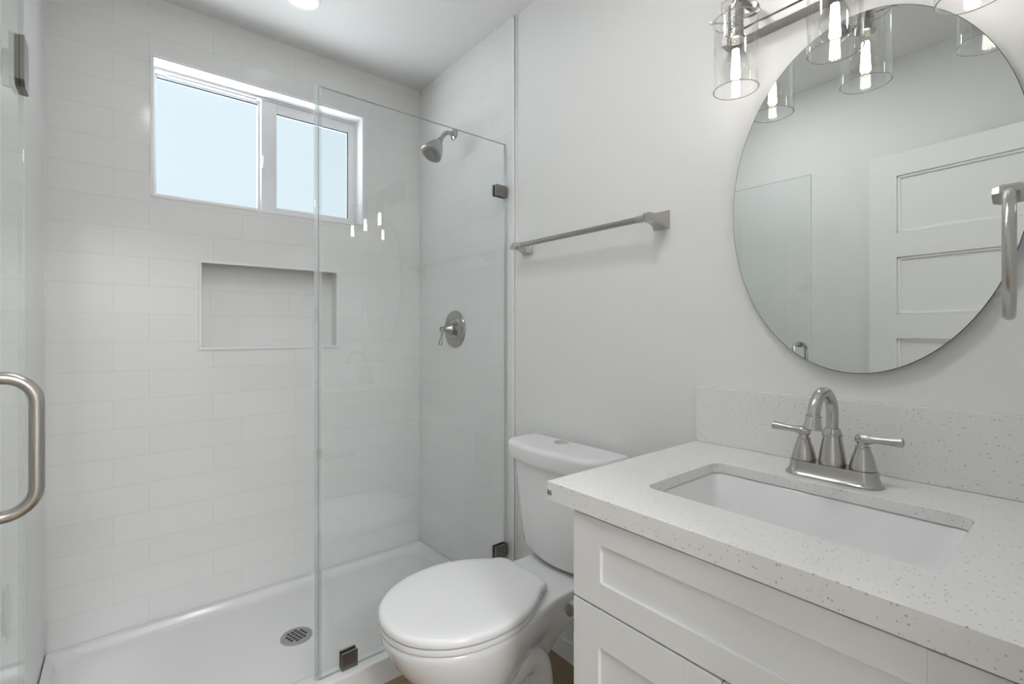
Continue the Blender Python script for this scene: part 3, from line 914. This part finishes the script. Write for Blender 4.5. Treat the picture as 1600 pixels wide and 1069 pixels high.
# ------------------------------------------------------------------ vanity light
vl = thing('vanity_light', 'three-light brushed nickel vanity fixture with clear cylinder glass shades', 'wall light', (XR, .33, 1.96))
bm = bmesh.new()
box(bm, 1.172, XR - .0005, .058, .602, 1.908, 2.022, .002)
box(bm, 1.168, 1.173, .070, .590, 1.928, 2.002, .002)
fin('backplate', bm, M['plate'], vl)
SXc = 1.092
def lamp_parts(cy):
    bm = bmesh.new()
    p = [Vector((1.17, cy, 1.965)), Vector((1.125, cy, 1.965))] + arc((1.117, cy, 1.94), .025, PI / 2, PI / 2, 1, (1, 0, 0), (0, 0, 1))[:0]
    p += [Vector((SXc + .022 * (1 - math.sin(a)) , cy, 1.943 + .022 * math.cos(a))) for a in [PI / 2 * k / 6 for k in range(7)]]
    p += [Vector((SXc, cy, 1.935))]
    tube(bm, p, .0075, 16)
    lathe(bm, (1.168, cy, 1.965), (-1, 0, 0), [(0, .018), (.005, .018), (.008, .010)], 24)
    arm = fin('lamp_arm', bm, M['nickel'], vl)
    bm = bmesh.new()
    prof = [(0, .010), (.003, .0165), (.012, .0165), (.014, .0155)]
    z_ = .014
    for k in range(9):
        prof += [(z_ + .001, .0165), (z_ + .004, .0165), (z_ + .005, .0153)]; z_ += .005
    prof += [(.064, .0165), (.073, .0165), (.075, .019), (.081, .019), (.082, .015)]
    lathe(bm, (SXc, cy, 1.940), (0, 0, -1), prof, 28)
    sock = fin('socket', bm, M['nickel'], arm)
    for a in (0.35, 0.35 + 2 * PI / 3, 0.35 + 4 * PI / 3):
        bm = bmesh.new()
        d = Vector((math.cos(a), math.sin(a), 0))
        tube(bm, [Vector((SXc, cy, 1.899)) + d * .015, Vector((SXc, cy, 1.899)) + d * .053], .0022, 10)
        lathe(bm, Vector((SXc, cy, 1.899)) + d * .0505, d, [(0, .0045), (.006, .0045), (.008, .002)], 12)
        fin('thumb_screw', bm, M['chrome'], arm)
    # glass cylinder, 3 mm wall, open at the bottom
    bm = bmesh.new(); r, t, z0, z1 = .0485, .003, 1.745, 1.906
    n = 56
    SHM = 1
    def c(rr, z): return [Vector((SXc + rr * math.cos(2 * PI * i / n), cy + rr * math.sin(2 * PI * i / n), z)) for i in range(n)]
    rs = loft(bm, [c(r, z0 + .001), c(r, z1 - .001)], False, False)
    ri_ = loft(bm, [c(r - t, z0 + .001), c(r - t, z1 - .001)], False, False)
    for k_, z_e in ((0, z0), (1, z1)):
        m_ = ring(bm, c(r - t * .5, z_e))
        bridge(bm, rs[k_], m_, 1); bridge(bm, m_, ri_[k_], 1)
    fin('glass_shade', bm, [M['shade'], M['shaderim']], vl, smooth=50, label='clear glass cylinder shade')
    bm = bmesh.new()
    lathe(bm, (SXc, cy, 1.8575), (0, 0, -1), [(0, .012), (.012, .013), (.026, .018), (.045, .0265), (.060, .0300), (.072, .0290), (.084, .0235), (.092, .014), (.095, .003)], 28)
    bulb = fin('bulb', bm, M['bulbglass'], vl, smooth=60)
    bm = bmesh.new()
    for k in range(6):
        a = 2 * PI * k / 6
        tube(bm, [(SXc + .0045 * math.cos(a), cy + .0045 * math.sin(a), 1.838), (SXc + .0075 * math.cos(a), cy + .0075 * math.sin(a), 1.774)], .0029, 8)
    fin('filament', bm, M['filament'], bulb, label='glowing filament rods')
for cy in (0.526, 0.329, 0.132):
    lamp_parts(cy)

# ------------------------------------------------------------------ towel ring on the wall with the doorway
RC = Vector((0.83, 0.068, 1.285)); RR = 0.0735
tr = thing('towel_ring', 'brushed nickel towel ring hanging at the right edge before the mirror', 'towel ring', (RC.x, YN, 1.358))
a0 = math.atan2(RC.y, RC.x)
ex = Vector((math.cos(a0), math.sin(a0), 0)); ez = Vector((0, 0, 1))
bm = bmesh.new()
P_ = [RC + ex * RR * math.cos(2 * PI * i / 64) + ez * RR * math.sin(2 * PI * i / 64) for i in range(64)]
rs = []
for i in range(64):
    a = 2 * PI * i / 64
    nr = ex * math.cos(a) + ez * math.sin(a); nn = ex.cross(ez).normalized()
    rs.append(ring(bm, [P_[i] + (nr * math.cos(2 * PI * k / 16) + nn * math.sin(2 * PI * k / 16)) * .0060 for k in range(16)]))
for i in range(64): bridge(bm, rs[i], rs[(i + 1) % 64])
fin('hanging_ring', bm, M['nickel'], tr, smooth=60)
bm = bmesh.new()
zt = RC.z + RR
lathe(bm, (RC.x, YN, zt), (0, 1, 0), [(0, .026), (.006, .026), (.010, .020), (.018, .011), (.030, .0075), (.047, .0075), (.050, .0100), (.058, .0122), (.076, .0122), (.082, .0100), (.083, .004)], 8)
fin('post', bm, M['nickel'], tr, smooth=12)

# ------------------------------------------------------------------ ceiling lights
def downlight(name, x, y, r, lens, label, z=CEIL):
    t = thing(name, label, 'ceiling light', (x, y, z))
    bm = bmesh.new()
    n = 48
    lathe(bm, (x, y, z - .0002), (0, 0, -1), [(0, r + .014), (.004, r + .013), (.006, r + .009), (.005, r), (.001, r - .001)], n, True, False)
    fin('trim_ring', bm, M['trimwhite'], t)
    bm = bmesh.new()
    lathe(bm, (x, y, z - .0022), (0, 0, -1), [(0, r - .001), (.0012, r - .002), (.0016, .004)], n)
    fin('lens', bm, lens, t)
    return t
downlight('recessed_light', 0.527, 1.887, .050, M['shower_lens'], 'small round recessed light in the ceiling over the shower')
downlight('recessed_light', 0.50, 0.56, .075, M['room_fill'], 'added round fill light, out of view, in the ceiling in front of the vanity')  # added fill lamp out of view, brightens the vanity side
downlight('recessed_light', 0.21, 1.00, .075, M['room_fill'], 'added round fill light, out of view, in the ceiling in front of the shower glass')  # added fill lamp out of view, brightens the shower tile
downlight('added_hall_fill', -0.10, -1.90, .36, M['hall_fill'], 'added round fill light, out of view, on the hall ceiling outside the doorway')  # added fill lamp behind the camera, lights the room through the doorway

# ------------------------------------------------------------------ rounded metal fitting seen through the glass door
kb = thing('metal_fitting', 'small rounded metal fitting at the lower left edge behind the glass door', 'fitting', (XSL, 1.498, .582))
def ov(x, b, c): return [Vector((x, 1.498 + b * math.cos(2 * PI * i / 32), .582 + c * math.sin(2 * PI * i / 32))) for i in range(32)]
bm = bmesh.new()
loft(bm, [ov(XSL, .022, .050), ov(XSL + .003, .022, .050)])
fin('backplate', bm, M['pewter'], kb)
bm = bmesh.new()
loft(bm, [ov(XSL + .003, .024, .056), ov(XSL + .005, .028, .064), ov(XSL + .008, .028, .064), ov(XSL + .0105, .023, .056), ov(XSL + .012, .012, .034), ov(XSL + .0125, .003, .008)])
fin('rounded_cap', bm, M['darknickel'], kb, smooth=60)
